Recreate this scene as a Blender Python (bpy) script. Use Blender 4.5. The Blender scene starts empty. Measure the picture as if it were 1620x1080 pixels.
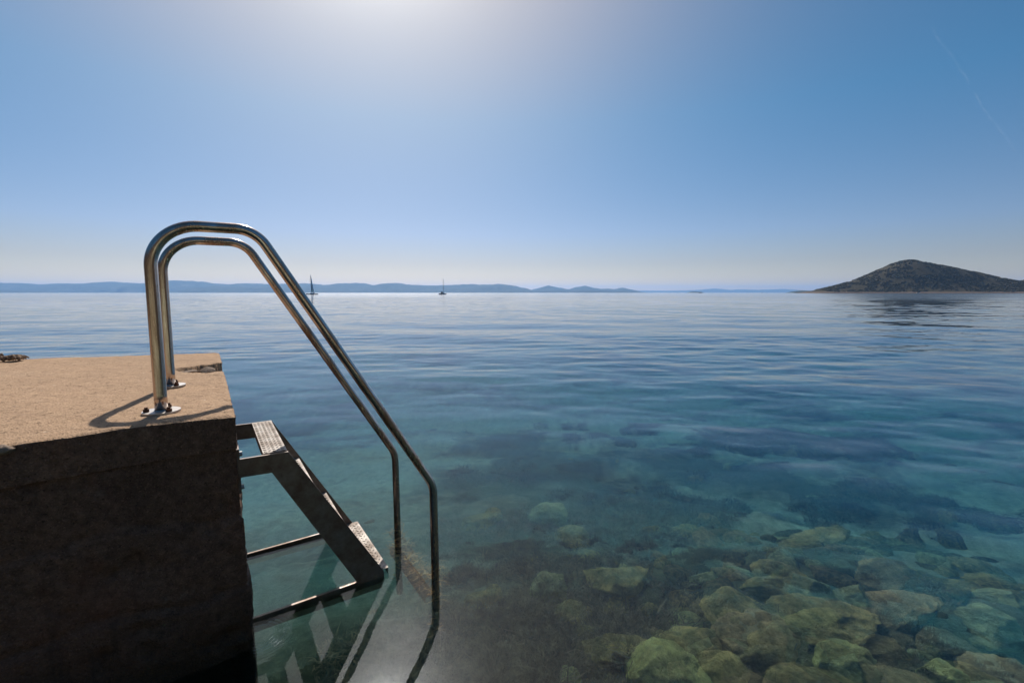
import bpy, bmesh, math, random
from math import radians as R, sin, cos, pi, exp, sqrt
from mathutils import Vector, noise, Matrix

sc = bpy.context.scene
COL = sc.collection
random.seed(7)

# ------------------------------------------------------------------ camera
CAM_H = 1.208                      # metres above the water (water is z = 0)
cam_d = bpy.data.cameras.new("camera")
cam_d.sensor_width = 36.0
cam_d.lens = 16.2
cam_d.clip_start = 0.05
cam_d.clip_end = 150000.0
cam = bpy.data.objects.new("camera", cam_d)
COL.objects.link(cam)
cam.location = (0, 0, CAM_H)
cam.rotation_euler = (R(90 - 6.03), 0, 0)
sc.camera = cam

# ------------------------------------------------------------------ world, sun, exposure
SUN_EL, SUN_AZ = 43.2, -16.2       # azimuth measured from straight ahead, to the right
sd = Vector((sin(R(SUN_AZ)) * cos(R(SUN_EL)), cos(R(SUN_AZ)) * cos(R(SUN_EL)), sin(R(SUN_EL))))
world = bpy.data.worlds.new("World")
sc.world = world
world.use_nodes = True
wn, wl = world.node_tree.nodes, world.node_tree.links
bg = wn["Background"]
sky = wn.new("ShaderNodeTexSky")
sky.sky_type = 'NISHITA'
sky.sun_disc = False
sky.sun_elevation = R(SUN_EL)
sky.sun_rotation = R(SUN_AZ)
sky.air_density = 0.7
sky.dust_density = 0.3
sky.ozone_density = 5.0
SKY = 0.085


def wmath(op, a, b=None, c=None):
    n = wn.new("ShaderNodeMath")
    n.operation = op
    for i, v in enumerate((a, b, c)):
        if v is None:
            continue
        if isinstance(v, (int, float)):
            n.inputs[i].default_value = v
        else:
            wl.new(v, n.inputs[i])
    return n.outputs[0]


# aureole: forward-scattered light round the sun, a function of the true angle to the sun
tc = wn.new("ShaderNodeTexCoord")
dt = wn.new("ShaderNodeVectorMath")
dt.operation = 'DOT_PRODUCT'
wl.new(tc.outputs["Generated"], dt.inputs[0])
dt.inputs[1].default_value = sd
ang = wmath('ARCCOSINE', wmath('MINIMUM', dt.outputs["Value"], 0.99999))
wide = wmath('MULTIPLY', wmath('EXPONENT', wmath('MULTIPLY', wmath('POWER', wmath('DIVIDE', ang, 0.45), 2.0), -1.0)), 0.63 / SKY)
core = wmath('MULTIPLY', wmath('EXPONENT', wmath('MULTIPLY', ang, -1 / 0.050)), 16.0 / SKY)
comb = wn.new("ShaderNodeCombineColor")
wl.new(wmath('ADD', wmath('MULTIPLY', wide, 1.0), core), comb.inputs[0])
wl.new(wmath('ADD', wmath('MULTIPLY', wide, 0.52), core), comb.inputs[1])
wl.new(wmath('ADD', wmath('MULTIPLY', wide, 0.10), core), comb.inputs[2])
# clear dry air overhead, whiter low down
sepw = wn.new("ShaderNodeSeparateXYZ")
wl.new(tc.outputs["Generated"], sepw.inputs[0])
tint = wn.new("ShaderNodeValToRGB")
for q in range(3):
    tint.color_ramp.elements.new(0.5)
for e, (pz, c) in zip(tint.color_ramp.elements, ((0.0, (1.62, 1.06, 0.58)), (0.06, (1.26, 0.91, 0.68)), (0.12, (1.12, 1.02, 0.94)),
                                                 (0.33, (0.64, 1.15, 1.13)), (1.0, (0.60, 1.10, 1.15)))):
    e.position = pz
    e.color = (*c, 1)
wl.new(sepw.outputs[2], tint.inputs[0])
mulc = wn.new("ShaderNodeMix")
mulc.data_type = 'RGBA'
mulc.blend_type = 'MULTIPLY'
mulc.inputs[0].default_value = 1.0
wl.new(sky.outputs[0], mulc.inputs[6])
wl.new(tint.outputs[0], mulc.inputs[7])
addc = wn.new("ShaderNodeMix")
addc.data_type = 'RGBA'
addc.blend_type = 'ADD'
addc.inputs[0].default_value = 1.0
wl.new(mulc.outputs[2], addc.inputs[6])
wl.new(comb.outputs[0], addc.inputs[7])
wl.new(addc.outputs[2], bg.inputs[0])
bg.inputs[1].default_value = SKY

sun_d = bpy.data.lights.new("sun", 'SUN')
sun_d.energy = 4.6
sun_d.angle = R(0.53)
sun_d.color = (1.0, 0.93, 0.84)
sun = bpy.data.objects.new("sun", sun_d)
COL.objects.link(sun)
sun.rotation_euler = sd.to_track_quat('Z', 'Y').to_euler()
sun.location = (0, 0, 50)

sc.view_settings.view_transform = 'Standard'
sc.view_settings.look = 'None'
sc.view_settings.gamma = 1
sc.view_settings.exposure = 0.0
sc.view_settings.use_curve_mapping = False
cy = sc.cycles
cy.use_denoising = True
try:
    cy.denoiser = 'OPENIMAGEDENOISE'
except Exception:
    pass
cy.max_bounces = 10
cy.diffuse_bounces = 3
cy.glossy_bounces = 4
cy.transmission_bounces = 6
cy.volume_bounces = 1
cy.transparent_max_bounces = 12
cy.sample_clamp_indirect = 6.0
cy.blur_glossy = 0.3
cy.caustics_reflective = False
cy.caustics_refractive = True

# ------------------------------------------------------------------ helpers


class NT:
    """small node helper"""

    def __init__(self, name):
        self.m = bpy.data.materials.new(name)
        self.m.use_nodes = True
        self.n = self.m.node_tree.nodes
        self.l = self.m.node_tree.links
        self.b = self.n.get("Principled BSDF")
        self.out = self.n.get("Material Output")
        self.tc = self.n.new("ShaderNodeTexCoord")

    def link(self, a, b):
        self.l.new(a, b)

    def setv(self, sock, v):
        if isinstance(v, bpy.types.NodeSocket):
            self.l.new(v, sock)
        else:
            sock.default_value = v

    def math(self, op, a, b=None, c=None, clamp=False):
        n = self.n.new("ShaderNodeMath")
        n.operation = op
        n.use_clamp = clamp
        for i, v in enumerate((a, b, c)):
            if v is not None:
                self.setv(n.inputs[i], v)
        return n.outputs[0]

    def mapping(self, scale=(1, 1, 1), rot=(0, 0, 0), loc=(0, 0, 0), src=None):
        n = self.n.new("ShaderNodeMapping")
        n.inputs["Scale"].default_value = scale
        n.inputs["Rotation"].default_value = rot
        n.inputs["Location"].default_value = loc
        self.l.new(src or self.tc.outputs["Object"], n.inputs["Vector"])
        return n.outputs[0]

    def noise(self, scale, detail=4, rough=0.55, vec=None, dist=0.0):
        n = self.n.new("ShaderNodeTexNoise")
        n.inputs["Scale"].default_value = scale
        n.inputs["Detail"].default_value = detail
        n.inputs["Roughness"].default_value = rough
        n.inputs["Distortion"].default_value = dist
        self.l.new(vec or self.tc.outputs["Object"], n.inputs["Vector"])
        return n.outputs["Fac"]

    def voronoi(self, scale, vec=None, feature='F1'):
        n = self.n.new("ShaderNodeTexVoronoi")
        n.feature = feature
        n.inputs["Scale"].default_value = scale
        self.l.new(vec or self.tc.outputs["Object"], n.inputs["Vector"])
        return n.outputs["Distance"]

    def ramp(self, fac, stops):
        n = self.n.new("ShaderNodeValToRGB")
        cr = n.color_ramp
        while len(cr.elements) < len(stops):
            cr.elements.new(0.5)
        for e, (p, c) in zip(cr.elements, stops):
            e.position = p
            e.color = (c, c, c, 1) if isinstance(c, (int, float)) else (*c, 1)
        self.l.new(fac, n.inputs[0])
        return n.outputs[0]

    def mix(self, fac, a, b, blend='MIX'):
        n = self.n.new("ShaderNodeMix")
        n.data_type = 'RGBA'
        n.blend_type = blend
        self.setv(n.inputs[0], fac)
        for s, v in ((n.inputs[6], a), (n.inputs[7], b)):
            if isinstance(v, tuple):
                s.default_value = (*v, 1)
            else:
                self.l.new(v, s)
        return n.outputs[2]

    def bump(self, h, dist=0.01, strength=1.0, normal=None):
        n = self.n.new("ShaderNodeBump")
        n.inputs["Distance"].default_value = dist
        n.inputs["Strength"].default_value = strength
        self.l.new(h, n.inputs["Height"])
        if normal is not None:
            self.l.new(normal, n.inputs["Normal"])
        return n.outputs[0]

    def sep(self, vec=None):
        n = self.n.new("ShaderNodeSeparateXYZ")
        self.l.new(vec or self.tc.outputs["Object"], n.inputs[0])
        return n.outputs

    def pbr(self, color, rough=0.6, metallic=0.0, normal=None, spec=0.5):
        b = self.b
        if isinstance(color, tuple):
            b.inputs["Base Color"].default_value = (*color, 1)
        else:
            self.l.new(color, b.inputs["Base Color"])
        self.setv(b.inputs["Roughness"], rough)
        self.setv(b.inputs["Metallic"], metallic)
        b.inputs["Specular IOR Level"].default_value = spec
        if normal is not None:
            self.l.new(normal, b.inputs["Normal"])
        return self.m


def tag(o, label=None, cat=None, group=None, kind=None):
    if label:
        o["label"] = label
    if cat:
        o["category"] = cat
    if group:
        o["group"] = group
    if kind:
        o["kind"] = kind
    return o


def mesh_obj(name, verts, faces, mat, parent=None, smooth=True):
    me = bpy.data.meshes.new(name)
    me.from_pydata([tuple(v) for v in verts], [], faces)
    me.update()
    o = bpy.data.objects.new(name, me)
    COL.objects.link(o)
    if mat:
        me.materials.append(mat)
    if smooth:
        me.polygons.foreach_set("use_smooth", [True] * len(me.polygons))
    if parent:
        o.parent = parent
    return o


def bm_obj(name, bm, mat, parent=None, smooth=False):
    me = bpy.data.meshes.new(name)
    bmesh.ops.recalc_face_normals(bm, faces=bm.faces[:])
    bm.to_mesh(me)
    bm.free()
    o = bpy.data.objects.new(name, me)
    COL.objects.link(o)
    me.materials.append(mat)
    if smooth:
        me.polygons.foreach_set("use_smooth", [True] * len(me.polygons))
    if parent:
        o.parent = parent
    return o


def empty(name, loc=(0, 0, 0), rz=0):
    o = bpy.data.objects.new(name, None)
    o.empty_display_size = 0.2
    COL.objects.link(o)
    o.location = loc
    o.rotation_euler = (0, 0, rz)
    return o


def lerp(a, b, t):
    return a + (b - a) * t


def interp(pts, x, sm=0.5):
    if x <= pts[0][0]:
        return pts[0][1]
    for (x0, y0), (x1, y1) in zip(pts, pts[1:]):
        if x <= x1:
            t = (x - x0) / (x1 - x0)
            t2 = t * t * (3 - 2 * t)
            return y0 + (y1 - y0) * ((1 - sm) * t + sm * t2)
    return pts[-1][1]


def smooth(t):
    t = max(0.0, min(1.0, t))
    return t * t * (3 - 2 * t)


def nz(x, y, z=0.0, oct_=4, s=1.0, H=0.9):
    return noise.fractal(Vector((x * s, y * s, z * s)), H, 2.0, oct_)


def grid(name, nu, nv, fn, mat, parent=None, smooth_=True, close=False):
    verts = [fn(i, j) for j in range(nv) for i in range(nu)]
    faces = [(j * nu + i, j * nu + i + 1, (j + 1) * nu + i + 1, (j + 1) * nu + i)
             for j in range(nv - 1) for i in range(nu - 1)]
    return mesh_obj(name, verts, faces, mat, parent, smooth_)


# ladder frame: corner of the pier, wall direction w (away), outward direction o
PIER_Z = 0.82
CX, CY = -0.888, 1.4486
WX, WY = -0.5542, 0.8324
OX, OY = 0.8324, 0.5542


def LP(s, a, z):
    """s metres out from the pier wall, a metres along it from the near corner, z above the pier top"""
    return Vector((CX + OX * s + WX * a, CY + OY * s + WY * a, PIER_Z + z))


# ================================================================== WATER
def water_material():
    t = NT("sea_water")
    n, l = t.n, t.l
    n.remove(t.b)
    P = t.tc.outputs["Object"]
    patch = t.ramp(t.noise(0.16, 3, 0.5, t.mapping(scale=(0.55, 1.3, 1), rot=(0, 0, R(6)))), [(0.35, 0.35), (0.68, 1.0)])
    h = t.math('MULTIPLY', t.math('MULTIPLY', t.noise(7.0, 3, 0.55, t.mapping(scale=(0.6, 1.2, 1), rot=(0, 0, R(-20)))), 0.0032), patch)
    # near the pier the water is stiller
    xyz = t.sep()

    def dist(cx, cy):
        dx = t.math('SUBTRACT', xyz[0], cx)
        dy = t.math('SUBTRACT', xyz[1], cy)
        return t.math('SQRT', t.math('ADD', t.math('MULTIPLY', dx, dx), t.math('MULTIPLY', dy, dy)))
    dcalm = dist(-0.4, 1.3)
    mr = n.new("ShaderNodeMapRange")
    mr.interpolation_type = 'SMOOTHSTEP'
    l.new(dcalm, mr.inputs[0])
    mr.inputs[1].default_value = 1.0
    mr.inputs[2].default_value = 3.2
    mr.inputs[3].default_value = 0.34
    mr.inputs[4].default_value = 1.0
    h = t.math('MULTIPLY', h, mr.outputs[0])

    def rings(cx, cy, k, amp, r0, rin):
        d = dist(cx, cy)
        w = t.math('SINE', t.math('MULTIPLY', d, k))
        e = t.math('EXPONENT', t.math('MULTIPLY', t.math('POWER', t.math('DIVIDE', t.math('SUBTRACT', d, rin), r0), 2.0), -1.0))
        return t.math('MULTIPLY', t.math('MULTIPLY', w, e), amp)
    h = t.math('ADD', h, rings(-0.90, 1.52, 420.0, 0.00045, 0.035, 0.075))
    h = t.math('ADD', h, rings(-0.30, 1.13, 300.0, 0.00045, 0.035, 0.10))
    # the finest ripples only matter near by; farther out they go into the roughness
    fade = n.new("ShaderNodeMapRange")
    fade.interpolation_type = 'SMOOTHSTEP'
    l.new(dist(0, 0), fade.inputs[0])
    fade.inputs[1].default_value = 5.0
    fade.inputs[2].default_value = 30.0
    fade.inputs[3].default_value = 1.0
    fade.inputs[4].default_value = 0.0
    h = t.math('MULTIPLY', h, fade.outputs[0])
    nrm = t.bump(h, 1.0, 1.0)
    # wavelets too fine to resolve far out act as roughness
    rough = n.new("ShaderNodeMapRange")
    rough.interpolation_type = 'SMOOTHSTEP'
    l.new(dist(0, 0), rough.inputs[0])
    rough.inputs[1].default_value = 14.0
    rough.inputs[2].default_value = 150.0
    rough.inputs[3].default_value = 0.0
    rough.inputs[4].default_value = 0.10
    fr = n.new("ShaderNodeFresnel")
    fr.inputs["IOR"].default_value = 1.333
    l.new(nrm, fr.inputs["Normal"])
    rf = n.new("ShaderNodeBsdfRefraction")
    rf.inputs["IOR"].default_value = 1.333
    rf.inputs["Roughness"].default_value = 0.0
    l.new(nrm, rf.inputs["Normal"])
    tr = n.new("ShaderNodeBsdfTransparent")
    thru = n.new("ShaderNodeMixShader")
    thru.inputs[0].default_value = 0.40
    l.new(rf.outputs[0], thru.inputs[1])
    l.new(tr.outputs[0], thru.inputs[2])
    gl = n.new("ShaderNodeBsdfGlossy")
    gl.inputs["Color"].default_value = (1, 1, 1, 1)
    l.new(rough.outputs[0], gl.inputs["Roughness"])
    l.new(nrm, gl.inputs["Normal"])
    surf = n.new("ShaderNodeMixShader")
    l.new(fr.outputs[0], surf.inputs[0])
    l.new(thru.outputs[0], surf.inputs[1])
    l.new(gl.outputs[0], surf.inputs[2])
    l.new(surf.outputs[0], t.out.inputs["Surface"])
    va = n.new("ShaderNodeVolumeAbsorption")
    va.inputs["Color"].default_value = (0.12, 0.70, 0.84, 1)
    va.inputs["Density"].default_value = 0.30
    vs_ = n.new("ShaderNodeVolumeScatter")
    vs_.inputs["Color"].default_value = (0.10, 0.50, 0.92, 1)
    vs_.inputs["Density"].default_value = 0.035
    vs_.inputs["Anisotropy"].default_value = 0.3
    av = n.new("ShaderNodeAddShader")
    l.new(va.outputs[0], av.inputs[0])
    l.new(vs_.outputs[0], av.inputs[1])
    l.new(av.outputs[0], t.out.inputs["Volume"])
    return t.m


BIG = 19000.0


def warp(t, near, far):
    """-1..1 to metres, dense in the middle"""
    k = math.asinh(far / near)
    return near * math.sinh(k * t)


def wave_height(x, y):
    """real relief of the sea surface, metres"""
    r = sqrt(x * x + y * y)
    dp = sqrt((x + 0.4) ** 2 + (y - 1.3) ** 2)
    calm = 0.16 + 0.84 * smooth((dp - 0.8) / 3.4)
    patch = 0.45 + 0.75 * smooth(0.5 + 1.1 * noise.noise(Vector((x * 0.10, y * 0.22, 3.0))))
    h = 0.0
    if r < 400:
        f = 1 - smooth((r - 150) / 250)
        h += 0.040 * f * noise.noise(Vector((x * 0.26 + 0.05 * y, y * 0.42, 0.0)))
    if r < 120:
        f = (1 - smooth((r - 45) / 75)) * patch
        u, v = x * 0.985 + y * 0.17, y * 0.985 - x * 0.17
        h += 0.0145 * f * noise.noise(Vector((u * 0.85, v * 1.9, 7.0)))
        h += 0.0092 * f * noise.noise(Vector((x * 1.7 - y * 0.3, y * 2.7, 11.0)))
    if r < 40:
        f = (1 - smooth((r - 15) / 25)) * patch
        h += 0.0042 * f * noise.noise(Vector((x * 3.1 + y * 0.8, y * 5.2, 17.0)))
    return h * calm


def water_body():
    rad = [0.12]
    while rad[-1] < 160:
        r = rad[-1]
        rad.append(r + (0.03 if r < 6 else 0.03 + (r - 6) * 0.0065))
    while rad[-1] < BIG:
        rad.append(rad[-1] * 1.12)
    angs = [R(-56 + 112 * k / 520) for k in range(521)] + [R(56 + 248 * k / 61) for k in range(1, 61)]
    na = len(angs)
    v = [(0.0, 0.0, wave_height(0, 0))]
    for r in rad:
        for a in angs:
            x, y = r * sin(a), r * cos(a)
            v.append((x, y, wave_height(x, y) if r < 400 else 0.0))
    f = []
    for k in range(na):
        f.append((0, 1 + (k + 1) % na, 1 + k))
    for m in range(len(rad) - 1):
        o0, o1 = 1 + m * na, 1 + (m + 1) * na
        for k in range(na):
            k2 = (k + 1) % na
            f.append((o0 + k, o0 + k2, o1 + k2, o1 + k))
    # sides and bottom
    o1 = 1 + (len(rad) - 1) * na
    ob = len(v)
    for a in angs:
        v.append((rad[-1] * sin(a), rad[-1] * cos(a), -16.0))
    for k in range(na):
        k2 = (k + 1) % na
        f.append((o1 + k, o1 + k2, ob + k2, ob + k))
    v.append((0, 0, -16.0))
    for k in range(na):
        f.append((ob + k, ob + (k + 1) % na, len(v) - 1))
    return v, f


wv, wf = water_body()
water = mesh_obj("sea_water", wv, wf, water_material(), smooth=False)
nside = len(wf) - 2 * 581
flags = [k < nside for k in range(len(wf))]
water.data.polygons.foreach_set("use_smooth", flags)
tag(water, kind="structure")


# ================================================================== SEABED
def bed_depth(x, y):
    """depth of the sea floor below the water, metres"""
    d = sqrt(x * x + y * y)
    base = interp([(0, 0.95), (2, 1.0), (3.2, 1.2), (5, 1.9), (8, 2.9), (14, 4.2), (30, 6.5), (80, 9.0), (400, 12)], d)
    if y < 0:
        base = lerp(base, interp([(0, 0.9), (3, 0.35), (5, -0.3), (8, -1.2), (40, -6)], -y), smooth(-y / 2.5))
    # rubble bank to the right
    base -= 0.30 * exp(-((x - 2.2) / 1.5) ** 2 - ((y - 2.1) / 0.9) ** 2)
    base += 0.10 * nz(x, y, 1.0, 5, 0.9) + (0.05 * nz(x, y, 5.0, 4, 4.0) if d < 20 else 0)
    if d > 300:
        return base
    if d < 9:
        f1 = noise.voronoi(Vector((x * 3.6, y * 3.6, 0.0)))[0][0]
        f2 = noise.voronoi(Vector((x * 9.0, y * 9.0, 3.0)))[0][0]
        cob = smooth((x + 0.6) / 1.2) * (0.45 + 0.55 * smooth(0.5 + 1.4 * nz(x, y, 15, 2, 0.6)))
        base += 0.0
        base -= cob * (0.11 * max(0.0, 0.55 - f1) / 0.55 + 0.035 * max(0.0, 0.5 - f2) / 0.5)
    if d > 4:
        base += 0.5 * min(1, (d - 4) / 8) * nz(x, y, 9.0, 3, 0.22)
    return base


def bed_material():
    t = NT("seabed")
    w = t.noise(0.55, 4, 0.6)
    pat = t.ramp(t.noise(0.42, 5, 0.62, t.mapping(loc=(3, 1.5, 0))), [(0.50, 0.0), (0.60, 1.0)])
    fine = t.noise(14, 5, 0.65)
    sand = t.ramp(fine, [(0.3, (0.34, 0.34, 0.22)), (0.7, (0.66, 0.64, 0.46))])
    weed = t.ramp(fine, [(0.3, (0.030, 0.032, 0.020)), (0.7, (0.11, 0.105, 0.065))])
    c = t.mix(pat, sand, weed)
    # rubble and growth cover the floor close to the shore
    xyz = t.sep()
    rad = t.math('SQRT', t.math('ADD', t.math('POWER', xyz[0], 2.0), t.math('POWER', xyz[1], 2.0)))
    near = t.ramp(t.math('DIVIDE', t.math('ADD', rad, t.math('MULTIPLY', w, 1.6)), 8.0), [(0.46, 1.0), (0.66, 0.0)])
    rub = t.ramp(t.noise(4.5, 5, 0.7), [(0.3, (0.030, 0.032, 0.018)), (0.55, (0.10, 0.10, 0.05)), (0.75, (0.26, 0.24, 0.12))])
    pier_dark = t.ramp(t.math('ADD', t.math('MULTIPLY', xyz[0], 0.5), w), [(0.42, 1.0), (0.70, 0.0)])  # floor colour darkens towards the pier side
    rub = t.mix(t.math('MULTIPLY', pier_dark, 0.85), rub, (0.030, 0.028, 0.012))
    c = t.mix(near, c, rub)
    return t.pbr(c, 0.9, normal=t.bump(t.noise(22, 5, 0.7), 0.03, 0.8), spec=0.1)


NB = 520
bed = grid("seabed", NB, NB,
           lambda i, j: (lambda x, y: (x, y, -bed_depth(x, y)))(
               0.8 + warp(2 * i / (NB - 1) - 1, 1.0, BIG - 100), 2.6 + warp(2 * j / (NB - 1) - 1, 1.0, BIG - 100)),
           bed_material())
tag(bed, kind="structure")


# ================================================================== PIER
def concrete(name, base_lo, base_hi, stain_or_reflection, streak=False):
    t = NT(name)
    n1 = t.noise(3.0, 6, 0.65)
    n2 = t.noise(38, 5, 0.7)
    v = t.voronoi(160)
    c = t.ramp(n2, [(0.28, base_lo), (0.72, base_hi)])
    c = t.mix(t.ramp(n1, [(0.35, 0.0), (0.75, 0.55)]), c, stain_or_reflection)
    # aggregate grains
    c = t.mix(t.ramp(t.noise(220, 2, 0.5), [(0.55, 0.0), (0.75, 0.55)]), c, tuple(min(1, q * 1.35) for q in base_hi))
    c = t.mix(t.ramp(t.noise(150, 2, 0.5, t.mapping(loc=(5, 5, 5))), [(0.60, 0.0), (0.72, 0.7)]), c, tuple(q * 0.42 for q in base_lo))
    h = t.math('ADD', t.math('MULTIPLY', n2, 0.6), t.math('MULTIPLY', t.noise(160, 3, 0.6), 0.4))
    h = t.math('ADD', h, t.math('MULTIPLY', v, 0.3))
    return t, c, h


def deck_material():
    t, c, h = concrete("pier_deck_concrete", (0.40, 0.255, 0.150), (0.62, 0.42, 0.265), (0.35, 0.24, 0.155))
    lines = t.ramp(t.noise(5, 5, 0.6, t.mapping(scale=(1.0, 6.0, 1), rot=(0, 0, R(25)))), [(0.585, 0.0), (0.61, 0.75), (0.635, 0.0)])
    c = t.mix(lines, c, (0.20, 0.135, 0.09))
    pale = t.ramp(t.noise(1.6, 4, 0.7, t.mapping(loc=(2, 0, 0))), [(0.56, 0.0), (0.72, 0.45)])
    c = t.mix(pale, c, (0.60, 0.45, 0.32))
    blot = t.ramp(t.noise(11, 6, 0.7, t.mapping(loc=(7, 0, 0), scale=(1, 1.6, 1), rot=(0, 0, R(34)))), [(0.38, 0.0), (0.62, 0.75)])
    c = t.mix(blot, c, (0.42, 0.275, 0.172))
    pit = t.ramp(t.noise(70, 4, 0.75, t.mapping(loc=(1, 7, 0))), [(0.60, 0.0), (0.68, 0.8)])
    c = t.mix(pit, c, (0.17, 0.105, 0.065))
    fl = t.ramp(t.noise(48, 3, 0.7, t.mapping(loc=(9, 2, 0))), [(0.66, 0.0), (0.72, 0.6)])
    c = t.mix(fl, c, (0.70, 0.56, 0.43))
    h = t.math('SUBTRACT', h, t.math('MULTIPLY', pit, 0.8))
    return t.pbr(c, 0.92, normal=t.bump(h, 0.007, 1.0), spec=0.15)


def wall_material(name, k, wetness):  # base colour darkened to hold the sides' shade; rust, streaks and bloom on top
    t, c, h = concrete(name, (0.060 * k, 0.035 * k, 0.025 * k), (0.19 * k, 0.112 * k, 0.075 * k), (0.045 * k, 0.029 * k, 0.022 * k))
    z = t.sep()[2]
    rust = t.ramp(t.noise(2.2, 5, 0.7, t.mapping(scale=(1, 1, 0.6), loc=(1, 3, 2))), [(0.5, 0.0), (0.75, 0.6)])
    c = t.mix(rust, c, (0.16 * k, 0.068 * k, 0.040 * k))
    # run-off streaks and pale lime bloom
    run = t.ramp(t.noise(9, 4, 0.6, t.mapping(scale=(1, 1, 0.06))), [(0.52, 0.0), (0.66, 0.7)])
    c = t.mix(run, c, (0.030 * k, 0.022 * k, 0.018 * k))
    lime = t.ramp(t.noise(6, 6, 0.75, t.mapping(loc=(3, 3, 3))), [(0.60, 0.0), (0.74, 0.5)])
    c = t.mix(lime, c, (0.22 * k, 0.18 * k, 0.14 * k))
    if wetness:
        wet = t.ramp(t.math('ADD', z, t.math('MULTIPLY', t.noise(3, 4, 0.6), 0.25)), [(0.14, 1.0), (0.40, 0.0)])
        c = t.mix(t.math('MULTIPLY', wet, 0.8), c, (0.020, 0.020, 0.012))
    r = t.ramp(t.noise(6, 4, 0.6), [(0.3, 0.6), (0.8, 0.95)])
    return t.pbr(c, r, normal=t.bump(h, 0.012, 1.0), spec=0.2)


MAT_DECK = deck_material()
MAT_WALL = wall_material("pier_wall_shade_concrete", 1.45, True)
MAT_SLAB_SIDE_SHADE = wall_material("pier_slab_side_shade_concrete", 1.6, False)  # same slab as the deck, its shaded side painted darker

# plan of the pier: near edge and far edge as polylines, from the water end inland
NEAR = [(-0.890, 1.450), (-0.935, 1.427), (-1.000, 1.388), (-1.080, 1.334), (-1.160, 1.270), (-1.240, 1.207), (-1.317, 1.148), (-2.1, 0.57), (-4.2, -0.83), (-7.0, -2.7)]
FAR = [(-1.922, 3.002), (-2.084, 2.954), (-2.349, 2.877), (-2.601, 2.805), (-2.803, 2.736), (-2.98, 2.650), (-3.6, 2.30), (-5.0, 1.4), (-8.4, -0.9)]


def poly_at(pts, t):
    P = [Vector(q) for q in pts]
    L = [0.0]
    for a, b in zip(P, P[1:]):
        L.append(L[-1] + (b - a).length)
    d = t * L[-1]
    for k in range(len(P) - 1):
        if d <= L[k + 1] or k == len(P) - 2:
            f = (d - L[k]) / (L[k + 1] - L[k])
            return P[k].lerp(P[k + 1], f)


def edge_wobble(p, z):
    """roughness of the cast edge, metres"""
    return 0.002 * nz(p[0], p[1], z, 4, 3.2) + 0.004 * nz(p[0], p[1], z + 4, 4, 18)


pier = empty("concrete_pier", (CX, CY, 0))
tag(pier, "weathered sandy concrete bathing pier with stained side painted dark for shade, carrying the steel ladder", "pier")
bpy.context.view_layer.update()


def pier_pt(x, y, z):
    return (x - CX, y - CY, z)


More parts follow.
